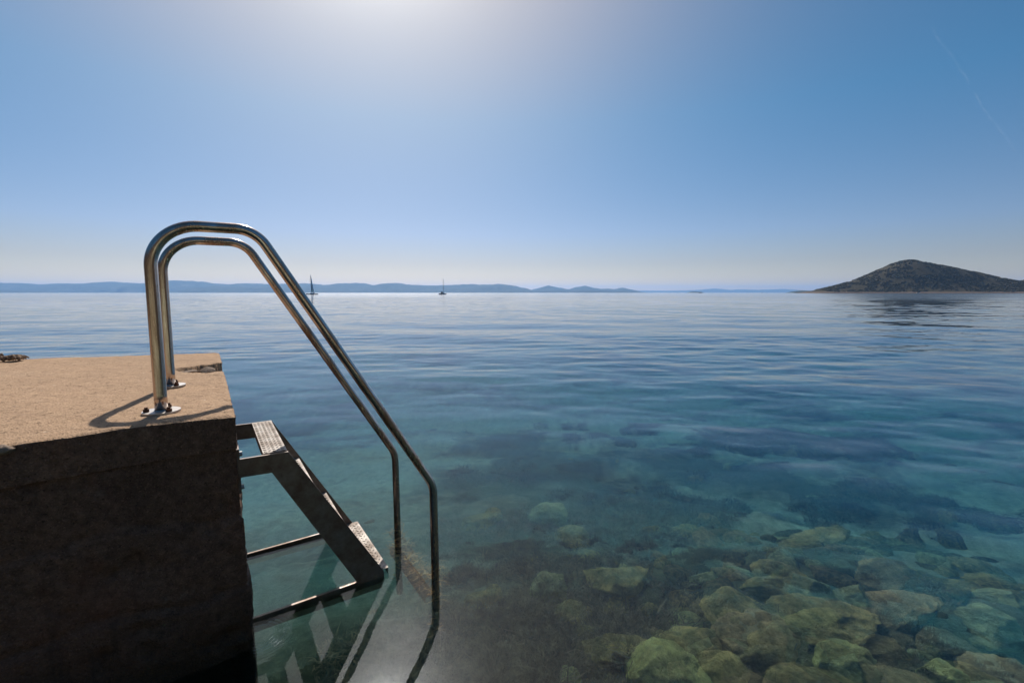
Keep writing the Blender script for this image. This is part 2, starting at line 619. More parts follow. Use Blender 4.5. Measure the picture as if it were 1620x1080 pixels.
def build_deck():
    NI, NJ = 190, 360     # i: near -> far, j: water end -> inland
    SL = 0.115

    def us(i):
        t = i / (NI - 1)
        return 0.5 - 0.5 * cos(pi * t) if False else lerp(t, 0.5 - 0.5 * cos(pi * t), 0.7)

    def vs(j):
        t = j / (NJ - 1)
        return t ** 1.9

    def P(i, j):
        u, v = us(i), vs(j)
        a, b = poly_at(NEAR, v), poly_at(FAR, v)
        p = a.lerp(b, u)
        q = p.copy()
        # slight bow and ragged lip of the edges
        en, ef, er = u * (b - a).length, (1 - u) * (b - a).length, v * 8.0
        wob = edge_wobble(p, 0)
        if en < 0.2:
            q += (b - a).normalized() * (wob * 1.3) * (1 - en / 0.2)
        if ef < 0.2:
            q -= (b - a).normalized() * (wob * 1.5) * (1 - ef / 0.2)
        if er < 0.2:
            q -= Vector((OX, OY)) * abs(wob) * 1.2 * (1 - er / 0.2)
        # rounded near corner
        dc = (p - Vector((CX, CY))).length
        e = min(en, ef, er)
        z = PIER_Z + 0.0035 * nz(p[0], p[1], 0, 5, 3.0) + 0.0016 * nz(p[0], p[1], 3, 3, 22)
        z -= 0.005 * exp(-(e / 0.010) ** 2) + 0.002 * exp(-(e / 0.05) ** 2) * (0.6 + nz(p[0], p[1], 2, 3, 9))
        if dc < 0.16:
            z -= 0.004 * (1 - dc / 0.16) ** 1.6
        chip = nz(p[0], p[1], 7, 4, 5.5)
        if min(ef, er) < 0.04 and chip > 0.35:
            z -= (chip - 0.35) * 0.03 * (1 - min(ef, er) / 0.06)
        # broken notch across the far right corner
        sa = (p - Vector((CX, CY))).dot(Vector((WX, WY)))
        ss = -(p - Vector((CX, CY))).dot(Vector((OX, OY)))
        c0 = 1.16 + 0.03 * nz(ss, 3.3, 0, 3, 9)
        hw = 0.165 * smooth((0.34 - ss) / 0.34) + 0.018 * nz(ss, sa, 8, 3, 14)
        dd = abs(sa - c0)
        if ss < 0.40 and dd < hw:
            dep = 0.055 * smooth((hw - dd) / 0.018) * (0.30 + 0.70 * smooth((0.26 - ss) / 0.20))
            rub = 0.030 * max(0.0, nz(ss, sa, 12, 3, 16) + 0.15)
            z -= max(0, dep - rub)
        return [q.x, q.y, z]

    verts = []
    for j in range(NJ):
        for i in range(NI):
            verts.append(P(i, j))
    faces = [(j * NI + i, (j + 1) * NI + i, (j + 1) * NI + i + 1, j * NI + i + 1) for j in range(NJ - 1) for i in range(NI - 1)]
    # skirt: near edge (reversed), water end, far edge
    loop = [(0, j) for j in range(NJ - 1, -1, -1)] + [(i, 0) for i in range(1, NI)] + [(NI - 1, j) for j in range(1, NJ)]
    prev = [j * NI + i for (i, j) in loop]
    for k, dz in enumerate((0.012, 0.03, 0.06, 0.09, SL)):
        row = []
        for m, (i, j) in enumerate(loop):
            x, y, z = verts[j * NI + i]
            zz = PIER_Z - dz
            f = 0.003 * nz(x, y, zz, 4, 7) + 0.003 * nz(x, y, zz, 3, 30)
            cxx, cyy = -3.0, 1.6
            d = Vector((x - cxx, y - cyy)).normalized()
            verts.append([x + d.x * f, y + d.y * f, min(zz, z - 0.002 * (k + 1))])
            row.append(len(verts) - 1)
        for m in range(len(loop) - 1):
            faces.append((prev[m], prev[m + 1], row[m + 1], row[m]))
        prev = row
    for v in verts:
        v[0] -= CX
        v[1] -= CY
    o = mesh_obj("deck_slab", verts, faces, MAT_DECK, pier)
    o.data.materials.append(MAT_SLAB_SIDE_SHADE)
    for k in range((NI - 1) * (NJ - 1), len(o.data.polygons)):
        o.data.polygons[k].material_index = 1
    return o


deck = build_deck()


def build_wall():
    pts = []
    M = 260
    for k in range(M, -1, -1):
        pts.append((poly_at(NEAR, (k / M) ** 1.5), 'n'))
    c0, c1 = Vector(NEAR[0]), Vector(FAR[0])
    for k in range(1, 120):
        pts.append((c0.lerp(c1, k / 120), 'r'))
    for k in range(0, 60):
        pts.append((poly_at(FAR, k / 59), 'f'))
    Z = [PIER_Z - 0.112 - 0.012 * k for k in range(0, 95)] + [-0.5, -0.8, -1.3, -2.0]
    verts, faces = [], []
    N = len(pts)
    for zi, z in enumerate(Z):
        for k, (p, side) in enumerate(pts):
            if side == 'n':
                d = Vector((0.62, -0.78))
            elif side == 'r':
                d = Vector((OX, OY))
            else:
                d = Vector((0.1, 1)).normalized()
            if k in (M, M - 1, M + 1):
                d = Vector((0.9, -0.2))
            run = p.dot(Vector((0.78, 0.62)))
            # casting lifts: small steps with ragged joints
            j1 = 0.50 + 0.035 * nz(run, 0, 3, 3, 3)
            j2 = 0.24 + 0.04 * nz(run, 0, 8, 3, 2.5)
            off = -0.005
            off += 0.012 * smooth((j1 - z) / 0.012) + 0.010 * smooth((j2 - z) / 0.015)
            off -= 0.014 * exp(-((z - j1) / 0.008) ** 2) * (0.5 + nz(run, z, 2, 3, 6))
            off -= 0.012 * exp(-((z - j2) / 0.007) ** 2)
            off += 0.010 * nz(p.x, p.y, z, 5, 3.5) + 0.0055 * nz(p.x, p.y, z, 4, 18)
            hole = nz(p.x, p.y, z + 9, 3, 8)
            if hole > 0.42:
                off -= (hole - 0.42) * 0.06
            # underside of the slab is rubbly
            off -= 0.012 * exp(-((z - (PIER_Z - 0.112)) / 0.012) ** 2) * max(0, 0.5 + nz(p.x, p.y, 4, 3, 9))
            off -= 0.02 * (PIER_Z - z) if side == 'r' and k < M + 4 else 0
            verts.append((p.x + d.x * off - CX, p.y + d.y * off - CY, z))
    for zi in range(len(Z) - 1):
        for k in range(N - 1):
            a = zi * N + k
            faces.append((a, a + 1, a + N + 1, a + N))
    return mesh_obj("side_wall", verts, faces, MAT_WALL, pier)


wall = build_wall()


# loose lumps on the pier
def lump(name, r, seed, mat, sub=4, amp=0.25, sq=(1, 1, 0.6), freq=1.6, facet=0.0, parent=None):
    bm = bmesh.new()
    bmesh.ops.create_icosphere(bm, subdivisions=sub, radius=1.0)
    planes = []
    rnd = random.Random(seed)
    for k in range(11):
        v = Vector((rnd.uniform(-1, 1), rnd.uniform(-1, 1), rnd.uniform(-0.7, 1))).normalized()
        planes.append((v, rnd.uniform(0.50, 0.84)))
    for v in bm.verts:
        p = v.co.copy()
        q = p * (1 + amp * noise.fractal(p * freq + Vector((seed * 3.1, seed, 0)), 0.9, 2.0, 4))
        if facet:
            for nrm, d in planes:
                e = q.dot(nrm) - d
                if e > 0:
                    q -= nrm * e * facet
        q += p * (0.05 * noise.fractal(p * 4 + Vector((seed, 0, 0)), 0.8, 2, 4) + 0.02 * noise.fractal(p * 14 + Vector((seed, 0, 5)), 0.7, 2, 4))
        v.co = Vector((q.x * sq[0] * r, q.y * sq[1] * r, q.z * sq[2] * r))
    return bm_obj(name, bm, mat, parent, True)


def stone_mat(name, lo, hi, spots, rough=0.85):
    t = NT(name)
    c = t.ramp(t.noise(9, 6, 0.65), [(0.3, lo), (0.7, hi)])
    c = t.mix(t.ramp(t.noise(28, 4, 0.7), [(0.5, 0.0), (0.7, 0.6)]), c, spots)
    return t.pbr(c, rough, normal=t.bump(t.noise(40, 5, 0.7), 0.012, 0.9), spec=0.2)


MAT_BROKEN = stone_mat("broken_concrete", (0.20, 0.14, 0.10), (0.42, 0.33, 0.25), (0.10, 0.06, 0.04))
MAT_DRIFT = stone_mat("dry_kelp", (0.12, 0.075, 0.048), (0.34, 0.23, 0.15), (0.45, 0.36, 0.28))

# a heap of dried wrack on the far left edge of the pier
def dried_heap():
    rnd = random.Random(4)
    bm = bmesh.new()
    for k in range(34):
        # short curved strands piled up
        t0 = rnd.uniform(-1, 1)
        base = Vector((t0 * 0.17, rnd.uniform(-0.05, 0.05), 0.012 + 0.038 * (1 - t0 * t0) * rnd.random()))
        a = rnd.uniform(0, pi)
        L = rnd.uniform(0.05, 0.11)
        r = rnd.uniform(0.008, 0.020)
        n = 6
        prev = None
        for m in range(n):
            f = m / (n - 1) - 0.5
            c = base + Vector((cos(a) * f * L, sin(a) * f * L, 0.018 * cos(f * pi) - 0.004))
            rr = r * (1 - 1.2 * f * f)
            dirv = Vector((-sin(a), cos(a), 0))
            ring = [bm.verts.new(c + dirv * rr * cos(q * pi / 3) + Vector((0, 0, 1)) * rr * sin(q * pi / 3)) for q in range(6)]
            if prev:
                for q in range(6):
                    bm.faces.new((prev[q], prev[(q + 1) % 6], ring[(q + 1) % 6], ring[q]))
            else:
                bm.faces.new(ring)
            prev = ring
        bm.faces.new(prev)
    o = bm_obj("dried_wrack", bm, MAT_DRIFT, None, True)
    return o


dw = dried_heap()
dw.location = (-2.90, 2.595, PIER_Z + 0.004)
dw.rotation_euler = (0, 0, R(20))
dw.scale = (0.48, 0.65, 0.70)
tag(dw, "small brown tangled heap lying on the far left edge of the pier", "seaweed heap")

for k, (s, a, r, sq, lab) in enumerate((
        (-0.155, 1.14, 0.050, (1.3, 0.8, 0.42), "pale flat broken stone lying in the pier notch, nearest the handrail posts"),
        (-0.075, 1.17, 0.040, (1.1, 0.9, 0.55), "darker broken stone in the middle of the notch at the pier's far corner"),
        (-0.235, 1.19, 0.030, (1.4, 0.8, 0.45), "smallest stone chip at the shallow inner end of the pier notch"))):
    o = lump("broken_stone", r, 20 + k, MAT_BROKEN, 3, 0.3, sq, 1.8, 0.8)
    p = LP(s, a, -0.020)
    o.location = p
    o.rotation_euler = (0, 0, R(30 + 25 * k))
    tag(o, lab, "stone", "broken stones in the pier notch")
o = lump("broken_stone", 0.020, 41, MAT_BROKEN, 3, 0.3, (1.3, 0.9, 0.7), 1.8, 0.8)
o.location = (-1.305, 1.150, PIER_Z - 0.014)
tag(o, "grey broken concrete lump on the shaded near edge of the pier, left of the handrails", "stone")


# ================================================================== LADDER
def steel_material(name, lo, hi, stain_or_reflection, r0, r1, amount, scale=(1, 1, 0.12), met=0.96):
    t = NT(name)
    st = t.noise(14, 5, 0.65, t.mapping(scale=scale))
    sp = t.noise(60, 4, 0.7)
    f = t.ramp(st, [(0.34, 0.0), (0.64, amount)])
    f2 = t.ramp(sp, [(0.60, 0.0), (0.72, 0.7)])
    c = t.mix(t.noise(5, 3, 0.5), lo, hi)
    c = t.mix(f, c, stain_or_reflection)
    c = t.mix(t.math('MULTIPLY', f2, 0.6), c, tuple(q * 0.5 for q in stain_or_reflection))
    rr = t.math('ADD', t.math('MULTIPLY', t.math('MAXIMUM', f, f2), r1 - r0), r0)
    return t.pbr(c, rr, metallic=met, normal=t.bump(t.math('ADD', st, t.math('MULTIPLY', sp, 0.5)), 0.0006, 0.6))


MAT_TUBE = steel_material("polished_steel_brown_reflection", (0.54, 0.50, 0.48), (0.68, 0.64, 0.61), (0.36, 0.205, 0.125), 0.10, 0.36, 0.88)  # brown streaks paint in the deck's reflection besides the stains
MAT_PLATE = steel_material("dull_steel_plate", (0.20, 0.18, 0.17), (0.30, 0.27, 0.255), (0.13, 0.085, 0.06), 0.34, 0.6, 0.8, (1, 1, 1), 0.75)
MAT_TREAD = steel_material("checker_plate_steel", (0.27, 0.24, 0.215), (0.35, 0.32, 0.29), (0.17, 0.12, 0.085), 0.55, 0.75, 0.8, (1, 1, 1), 0.35)
MAT_FLANGE = steel_material("flange_steel", (0.50, 0.48, 0.46), (0.60, 0.58, 0.56), (0.36, 0.29, 0.23), 0.4, 0.55, 0.5, (1, 1, 1), 0.6)


def rust_mat():
    t = NT("rusty_nut")
    c = t.ramp(t.noise(120, 4, 0.6), [(0.3, (0.05, 0.022, 0.014)), (0.7, (0.20, 0.085, 0.045))])
    return t.pbr(c, 0.8, normal=t.bump(t.noise(300, 3, 0.6), 0.002, 0.8), spec=0.3)


MAT_RUST = rust_mat()

ladder = empty("bathing_ladder", LP(0, 0.4125, 0))
tag(ladder, "stainless steel bathing ladder with two bent tube handrails, fixed to the pier", "ladder")
L0 = ladder.location.copy()


def tube_mesh(pts, rad, n=28):
    verts, faces = [], []
    up = Vector((WX, WY, 0))
    prev = None
    for i, p in enumerate(pts):
        if i == 0:
            T = pts[1] - p
        elif i == len(pts) - 1:
            T = p - pts[i - 1]
        else:
            T = (pts[i + 1] - p).normalized() + (p - pts[i - 1]).normalized()
        T.normalize()
        U = up - T * up.dot(T)
        U.normalize()
        V = T.cross(U)
        for k in range(n):
            a = 2 * pi * k / n
            verts.append(p + (U * cos(a) + V * sin(a)) * rad)
        if i:
            for k in range(n):
                b = (i - 1) * n
                faces.append((b + k, b + (k + 1) % n, b + n + (k + 1) % n, b + n + k))
    faces.append(tuple(range(n - 1, -1, -1)))
    faces.append(tuple((len(pts) - 1) * n + k for k in range(n)))
    return verts, faces


def rounded_path(corners, radii, a, step=0.012):
    """corners: (s, z) list; radii: bend radius per inner corner"""
    C = [Vector((s, z)) for s, z in corners]
    out = [C[0]]
    for i in range(1, len(C) - 1):
        A, B, D = C[i - 1], C[i], C[i + 1]
        u, v = (A - B).normalized(), (D - B).normalized()
        th = math.acos(max(-1, min(1, u.dot(v))))
        r = radii[i - 1]
        t = r / math.tan(th / 2)
        p0, p1 = B + u * t, B + v * t
        cen = B + (u + v).normalized() * (r / sin(th / 2))
        n = max(4, int((pi - th) * r / step))
        d0, d1 = p0 - cen, p1 - cen
        om = pi - th
        for k in range(n + 1):
            f = k / n
            out.append(cen + d0 * (sin((1 - f) * om) / sin(om)) + d1 * (sin(f * om) / sin(om)))
    out.append(C[-1])
    # densify the straights
    res = [out[0]]
    for p, q in zip(out, out[1:]):
        m = max(1, int((q - p).length / 0.05))
        for k in range(1, m + 1):
            res.append(p.lerp(q, k / m))
    return [LP(p.x, a, p.y) for p in res]


TUBE_R = 0.0180
A_NEAR, A_FAR = 0.1625, 0.6625


def hexagon(r, h, z0, cx, cy, bm, n=6, rot=0.0):
    lo = [bm.verts.new((cx + r * cos(2 * pi * k / n + rot), cy + r * sin(2 * pi * k / n + rot), z0)) for k in range(n)]
    hi = [bm.verts.new((cx + r * cos(2 * pi * k / n + rot), cy + r * sin(2 * pi * k / n + rot), z0 + h)) for k in range(n)]
    bm.faces.new(lo[::-1])
    bm.faces.new(hi)
    for k in range(n):
        bm.faces.new((lo[k], lo[(k + 1) % n], hi[(k + 1) % n], hi[k]))


for a in (A_NEAR, A_FAR):
    s0 = -0.2
    pts = rounded_path([(s0, 0.004), (s0 + 0.003, 0.604), (0.098, 0.606), (0.748, -0.475), (0.752, -1.28)], [0.135, 0.105, 0.16], a)
    v, f = tube_mesh([p - L0 for p in pts], TUBE_R)
    rail = mesh_obj("handrail", v, f, MAT_TUBE, ladder)
    rail["label"] = "near handrail tube" if a == A_NEAR else "far handrail tube"
    # base plate
    c = LP(s0, a, 0) - L0
    bm = bmesh.new()
    hexagon(0.052, 0.006, 0.001, c.x, c.y, bm, 40)
    bmesh.ops.bevel(bm, geom=[e for e in bm.edges if all(abs(vv.co.z - (0.007)) < 1e-5 for vv in e.verts)], offset=0.002, segments=2, affect='EDGES')
    bm_obj("base_plate", bm, MAT_FLANGE, rail, False)
    bm = bmesh.new()
    n = 28
    # weld collar round the foot of the tube
    prev = None
    for (rr, zz) in ((0.0182, 0.0105), (0.0190, 0.0095), (0.0198, 0.0083), (0.0203, 0.0071)):
        ring = [bm.verts.new((c.x + rr * cos(2 * pi * k / n), c.y + rr * sin(2 * pi * k / n), zz)) for k in range(n)]
        if prev:
            for k in range(n):
                bm.faces.new((prev[k], prev[(k + 1) % n], ring[(k + 1) % n], ring[k]))
        prev = ring
    bm_obj("weld_collar", bm, MAT_TUBE, rail, True)
    for k, (bx, by) in enumerate(((-0.031, -0.024), (0.036, -0.016), (-0.005, 0.039))):
        bm = bmesh.new()
        hexagon(0.0088, 0.009, 0.007, c.x + bx, c.y + by, bm, 6, k * 0.6)
        hexagon(0.0050, 0.006, 0.016, c.x + bx, c.y + by, bm, 12)
        bm_obj("anchor_nut", bm, MAT_RUST, rail, False)


def plate_prism(poly, a0, a1, parent, name, mat, bev=0.0015):
    """extrude an (s, z) polygon along the wall direction between a0 and a1"""
    bm = bmesh.new()
    A = [bm.verts.new(LP(s, a0, z) - L0) for s, z in poly]
    B = [bm.verts.new(LP(s, a1, z) - L0) for s, z in poly]
    bm.faces.new(A)
    bm.faces.new(B[::-1])
    n = len(poly)
    for k in range(n):
        bm.faces.new((A[k], B[k], B[(k + 1) % n], A[(k + 1) % n]))
    if bev:
        bmesh.ops.bevel(bm, geom=bm.edges[:], offset=bev, segments=2, affect='EDGES', clamp_overlap=True)
    return bm_obj(name, bm, mat, parent, False)


# side frames: arm from the wall, sloping stringer, arm back to the wall at the water
for a, sgn, lab in ((A_NEAR, 1, "near"), (A_FAR, -1, "far")):
    outline = [(-0.012, -0.200), (0.166, -0.203), (0.512, -0.800), (0.512, -0.835), (0.500, -0.870), (-0.012, -0.868),
               (-0.012, -0.812), (0.400, -0.809), (0.108, -0.270), (-0.012, -0.267)]
    a0 = a - 0.018 * 0.5 if sgn > 0 else a - 0.005
    st = plate_prism(outline, a - 0.006, a + 0.006, ladder, "side_frame", MAT_PLATE, 0.001)
    st["label"] = lab + " side frame of flat steel"
    # wall plates with a bolt each
    for (z0, z1) in ((-0.315, -0.155), (-0.86, -0.745)):
        wp = plate_prism([(0.0, z0), (0.008, z0), (0.008, z1), (0.0, z1)], a - 0.035, a + 0.035, ladder, "wall_plate", MAT_PLATE, 0.001)
        for zz in (z0 + 0.02, z1 - 0.02):
            c = LP(0.008, a - 0.022 * sgn, zz) - L0
            bm = bmesh.new()
            hexagon(0.009, 0.009, 0, 0, 0, bm, 6)
            M = Matrix.Translation(c) @ Vector((OX, OY, 0)).to_track_quat('Z', 'Y').to_matrix().to_4x4()
            bmesh.ops.transform(bm, matrix=M, verts=bm.verts[:])
            bm_obj("wall_bolt", bm, MAT_FLANGE, wp, False)


# checker plate steps
def tread(s0, s1, z, mat=None, fine=1.0):
    a0, a1 = A_NEAR + 0.0065, A_FAR - 0.0065
    bm = bmesh.new()
    H = 0.004

    def box(sa, sb, aa, ab, za, zb):
        vs = [bm.verts.new(LP(s, a, zz) - L0) for zz in (za, zb) for (s, a) in ((sa, aa), (sb, aa), (sb, ab), (sa, ab))]
        for f in ((3, 2, 1, 0), (4, 5, 6, 7), (0, 1, 5, 4), (1, 2, 6, 5), (2, 3, 7, 6), (3, 0, 4, 7)):
            bm.faces.new([vs[q] for q in f])
    box(s0, s1, a0, a1, z - H, z)
    # folded front and back lips
    box(s1 - 0.003, s1, a0, a1, z - 0.028, z - H - 0.0003)
    box(s0, s0 + 0.003, a0, a1, z - 0.028, z - H - 0.0003)
    # raised lozenges, alternately slanted
    pitch_a, pitch_s = 0.0290, 0.0145
    na, ns = int((a1 - a0 - 0.020) / pitch_a), int((s1 - s0 - 0.004) / pitch_s)
    for i in range(na):
        for j in range(ns):
            ca = a0 + 0.010 + (i + 0.5 * (j % 2)) * pitch_a
            cs = s0 + 0.009 + j * pitch_s
            ang = R(60) if j % 2 else R(120)
            L, Wd, hh = 0.0115, 0.0032, 0.0024
            ds, da = cos(ang), sin(ang)
            base = [(-L, 0), (0, -Wd), (L, 0), (0, Wd)]
            lo = [bm.verts.new(LP(cs + ds * p - da * q, ca + da * p + ds * q, z + 0.00005) - L0) for p, q in base]
            top = [bm.verts.new(LP(cs + ds * p * 0.55 - da * q * 0.5, ca + da * p * 0.55 + ds * q * 0.5, z + hh) - L0) for p, q in base]
            bm.faces.new(top)
            for q in range(4):
                bm.faces.new((lo[q], lo[(q + 1) % 4], top[(q + 1) % 4], top[q]))
    return bm_obj("step", bm, mat or MAT_TREAD, ladder, False)


tread(0.084, 0.163, -0.1985)
tread(0.190, 0.272, -0.400)
tread(0.306, 0.387, -0.600)
tread(0.440, 0.535, -0.795)


# submerged step between the rails, grown over with weed
def weed_coat():
    t = NT("weed_grown_step")
    c = t.ramp(t.noise(60, 5, 0.7), [(0.35, (0.03, 0.018, 0.008)), (0.62, (0.16, 0.08, 0.025)), (0.75, (0.60, 0.42, 0.18))])
    return t.pbr(c, 0.85, normal=t.bump(t.noise(120, 4, 0.7), 0.004, 1.0), spec=0.2)


MAT_WEEDSTEP = weed_coat()
us = tread(0.700, 0.748, -1.00, MAT_WEEDSTEP)
us["label"] = "submerged step grown over with orange weed"


# ================================================================== UNDERWATER STONES
def bed_stone_mat(name, lo, hi, moss):
    t = NT(name)
    lo, hi, moss = tuple(q * 0.7 for q in lo), tuple(min(0.8, q * f) for q, f in zip(hi, (1.65, 1.25, 0.9))), tuple(q * 0.42 for q in moss)
    c = t.ramp(t.noise(7, 6, 0.65), [(0.3, lo), (0.7, hi)])
    c = t.mix(t.ramp(t.noise(3.5, 5, 0.7, t.mapping(loc=(4, 4, 1))), [(0.45, 0.0), (0.65, 0.8)]), c, moss)
    c = t.mix(t.ramp(t.noise(45, 4, 0.7), [(0.52, 0.0), (0.72, 0.55)]), c, tuple(q * 0.5 for q in moss))
    return t.pbr(c, 0.9, normal=t.bump(t.noise(26, 6, 0.7), 0.03, 0.9), spec=0.1)


SM = {
    'olive': bed_stone_mat("olive_stone", (0.26, 0.26, 0.11), (0.48, 0.46, 0.24), (0.15, 0.17, 0.06)),
    'pale': bed_stone_mat("pale_green_stone", (0.36, 0.38, 0.22), (0.62, 0.62, 0.40), (0.22, 0.26, 0.12)),
    'brown': bed_stone_mat("brown_stone", (0.32, 0.24, 0.13), (0.56, 0.44, 0.28), (0.20, 0.17, 0.08)),
    'dark': bed_stone_mat("dark_weedy_stone", (0.12, 0.12, 0.07), (0.24, 0.23, 0.14), (0.07, 0.075, 0.04)),
    'yellow': bed_stone_mat("yellow_stone", (0.48, 0.44, 0.16), (0.78, 0.70, 0.34), (0.28, 0.27, 0.10)),
}
# x, y, half width, half depth, half height, turn, kind, label
ROCKS = [
    (0.647, 2.617, 0.22, 0.176, 0.15, 5, 'olive', 0.9, "squarish grey-green boulder alone in the seaweed, in the middle of the photo's right half"),
    (0.286, 3.439, 0.21, 0.168, 0.162, 20, 'pale', 0.6, 'pale blurred stone on the sandy patch, farthest of the stones, beyond the seaweed'),
    (0.437, 3.191, 0.175, 0.14, 0.089, -20, 'olive', 0.5, 'low stone beside the dark seaweed band, just in front of the farthest pale stone'),
    (1.118, 2.505, 0.109, 0.099, 0.1, 0, 'pale', 0.9, 'small bright green-topped block behind the dark-sided boulder'),
    (1.153, 2.275, 0.177, 0.159, 0.148, 10, 'olive', 0.85, 'dark-sided rounded boulder with mossy top at the left end of the stone heap'),
    (1.481, 2.382, 0.202, 0.141, 0.092, -15, 'olive', 0.7, 'long green stone touching the right of the dark-sided boulder'),
    (1.603, 2.308, 0.153, 0.138, 0.132, 0, 'pale', 0.8, 'left one of the two pale upright stones in the middle of the heap'),
    (1.807, 2.274, 0.123, 0.111, 0.118, 15, 'pale', 0.9, 'right one of the two pale upright stones in the middle of the heap'),
    (2.14, 2.469, 0.248, 0.173, 0.123, 10, 'brown', 0.5, 'large pinkish brown rounded boulder behind the stone heap'),
    (1.554, 2.542, 0.15, 0.135, 0.097, 0, 'olive', 0.6, 'yellow-topped stone half hidden in shade behind the heap'),
    (2.044, 2.977, 0.345, 0.173, 0.086, 8, 'olive', 0.6, 'long flat slab lying deeper, behind the yellow-topped stone'),
    (1.203, 2.056, 0.232, 0.186, 0.161, 15, 'brown', 0.7, 'big brown speckled boulder in the front left of the heap'),
    (0.876, 2.036, 0.177, 0.142, 0.115, -5, 'olive', 0.5, 'round ring-like olive stone left of the big brown speckled boulder'),
    (0.681, 1.918, 0.254, 0.178, 0.122, 10, 'yellow', 0.6, 'broad olive-yellow slab at the bottom edge, leftmost of the front stones'),
    (0.937, 1.903, 0.122, 0.122, 0.134, 0, 'olive', 0.7, 'round green stone at the bottom edge right of the broad olive-yellow slab'),
    (1.589, 2.157, 0.304, 0.182, 0.075, 4, 'olive', 0.9, 'long layered slab in front of the two pale upright stones'),
    (1.964, 2.17, 0.274, 0.164, 0.071, 12, 'brown', 0.8, 'long brown-edged slab right of the pale upright stones'),
    (1.482, 1.893, 0.152, 0.122, 0.121, 0, 'yellow', 0.95, 'bright yellow-brown block in the bottom front of the heap'),
    (1.237, 1.845, 0.142, 0.127, 0.101, 0, 'dark', 0.7, 'dark rounded stone at the bottom edge left of the bright yellow-brown block'),
    (2.572, 2.245, 0.15, 0.12, 0.082, 0, 'pale', 0.6, 'pale smooth boulder at the right edge, level with the brown boulder'),
    (2.45, 2.364, 0.154, 0.108, 0.064, 8, 'olive', 0.6, 'green stone between the brown boulder and the pale smooth boulder at the right edge'),
    (2.798, 2.518, 0.18, 0.108, 0.058, -4, 'olive', 0.6, 'faint deeper stone near the right edge, behind the pale smooth boulder'),
    (2.258, 2.083, 0.185, 0.13, 0.087, 10, 'pale', 0.9, 'angular stone in front of the pale smooth boulder at the right edge'),
    (1.861, 1.832, 0.106, 0.085, 0.075, -20, 'yellow', 0.9, 'small yellow-green block at the bottom, right of the bright yellow-brown block'),
    (2.092, 1.814, 0.165, 0.132, 0.11, 0, 'brown', 0.7, 'large brown stone in the bottom right corner'),
    (1.76, 2.014, 0.187, 0.131, 0.061, 6, 'dark', 0.8, 'dark flat slab in the shadowed gap above the bright yellow-brown block'),
    (2.033, 1.988, 0.196, 0.118, 0.05, 12, 'dark', 0.8, 'dark flat slab left of the bottom right corner stone'),
    (-0.247, 3.437, 0.185, 0.13, 0.081, 0, 'olive', 0.5, 'low stone in the sandy weed right of the handrails'),
]
for k, (x, y, rx, ry, rz, tw, kind, facet, lab) in enumerate(ROCKS):
    r = 1.0
    o = lump("submerged_stone", 1.0, 100 + k, SM[kind], 5, 0.26, (rx * 0.96, ry * 0.96, rz * 1.05), 1.2, min(1.0, facet + 0.1))
    o.location = (x, y, -bed_depth(x, y) + rz * 0.25)
    o.rotation_euler = (R(random.uniform(-8, 8)), R(random.uniform(-8, 8)), R(tw))
    tag(o, lab, "stone", "large stones on the sea floor")

small_meshes = [lump("submerged_pebble", 1.0, 300 + k, SM[('olive', 'dark', 'pale', 'brown', 'olive', 'dark')[k % 6]], 3, 0.28,
                     (1, 0.8, 0.55), 1.2, 0.6) for k in range(12)]
rs = random.Random(21)
placed = 0
SHORT = ["squarish grey-green boulder", "farthest pale stone", "low stone by the weed band", "bright green-topped block", "dark-sided mossy boulder",
         "long green stone", "left pale upright stone", "right pale upright stone", "pinkish brown boulder", "yellow-topped stone", "long deep slab",
         "speckled brown boulder", "ring-like olive stone", "olive-yellow slab", "round green stone", "long layered slab", "brown-edged slab",
         "bright yellow-brown block", "dark rounded stone", "pale smooth boulder", "green stone by the brown boulder", "faint deep stone",
         "angular right-hand stone", "yellow-green block", "bottom corner brown stone", "dark flat slab", "second dark flat slab", "low stone right of the handrails"]
TINTS = ["olive", "dark", "pale", "brown", "mossy olive", "weedy dark"]
used_labels = set()
tries = 0
while placed < 190 and tries < 8000:
    tries += 1
    if rs.random() < 0.7:
        x, y = rs.uniform(0.4, 3.6), rs.uniform(1.2, 3.4)
    else:
        x, y = rs.uniform(-1.2, 5.5), rs.uniform(1.4, 6.0)
    if nz(x, y, 30, 2, 0.8) + (0.25 if x > 1 else -0.1) < 0.0:
        continue
    src = small_meshes[placed % 12]
    o = src if placed < 12 else src.copy()
    if placed >= 12:
        COL.objects.link(o)
    s = rs.uniform(0.04, 0.13)
    o.scale = (s * rs.uniform(0.8, 1.4), s, s * rs.uniform(0.8, 1.2))
    o.rotation_euler = (rs.uniform(-0.3, 0.3), rs.uniform(-0.3, 0.3), rs.uniform(0, 6.28))
    o.location = (x, y, -bed_depth(x, y) + s * 0.15)
    ds = sorted((hypot2, q) for q, hypot2 in enumerate([(x - r_[0]) ** 2 + (y - r_[1]) ** 2 for r_ in ROCKS]))
    lab = None
    for dist2, q in ds[:9]:
        dx, dy = x - ROCKS[q][0], y - ROCKS[q][1]
        side = ("right of" if dx > 0 else "left of") if abs(dx) > abs(dy) else ("behind" if dy > 0 else "in front of")
        for size in (("small",) if s < 0.085 else ("medium",)) + (("tiny",) if s < 0.06 else ()):
            cand = "%s %s underwater stone just %s the %s" % (size, TINTS[placed % 6], side, SHORT[q])
            if cand not in used_labels and lab is None:
                lab = cand
    lab = lab or cand
    used_labels.add(lab)
    tag(o, lab, "stone", "small stones on the sea floor")
    placed += 1


# ================================================================== WEED ON THE SEA FLOOR
def weed_mat(name, lo, hi):
    t = NT(name)
    c = t.ramp(t.noise(14, 5, 0.7), [(0.35, lo), (0.68, hi)])
    return t.pbr(c, 0.9, spec=0.1)


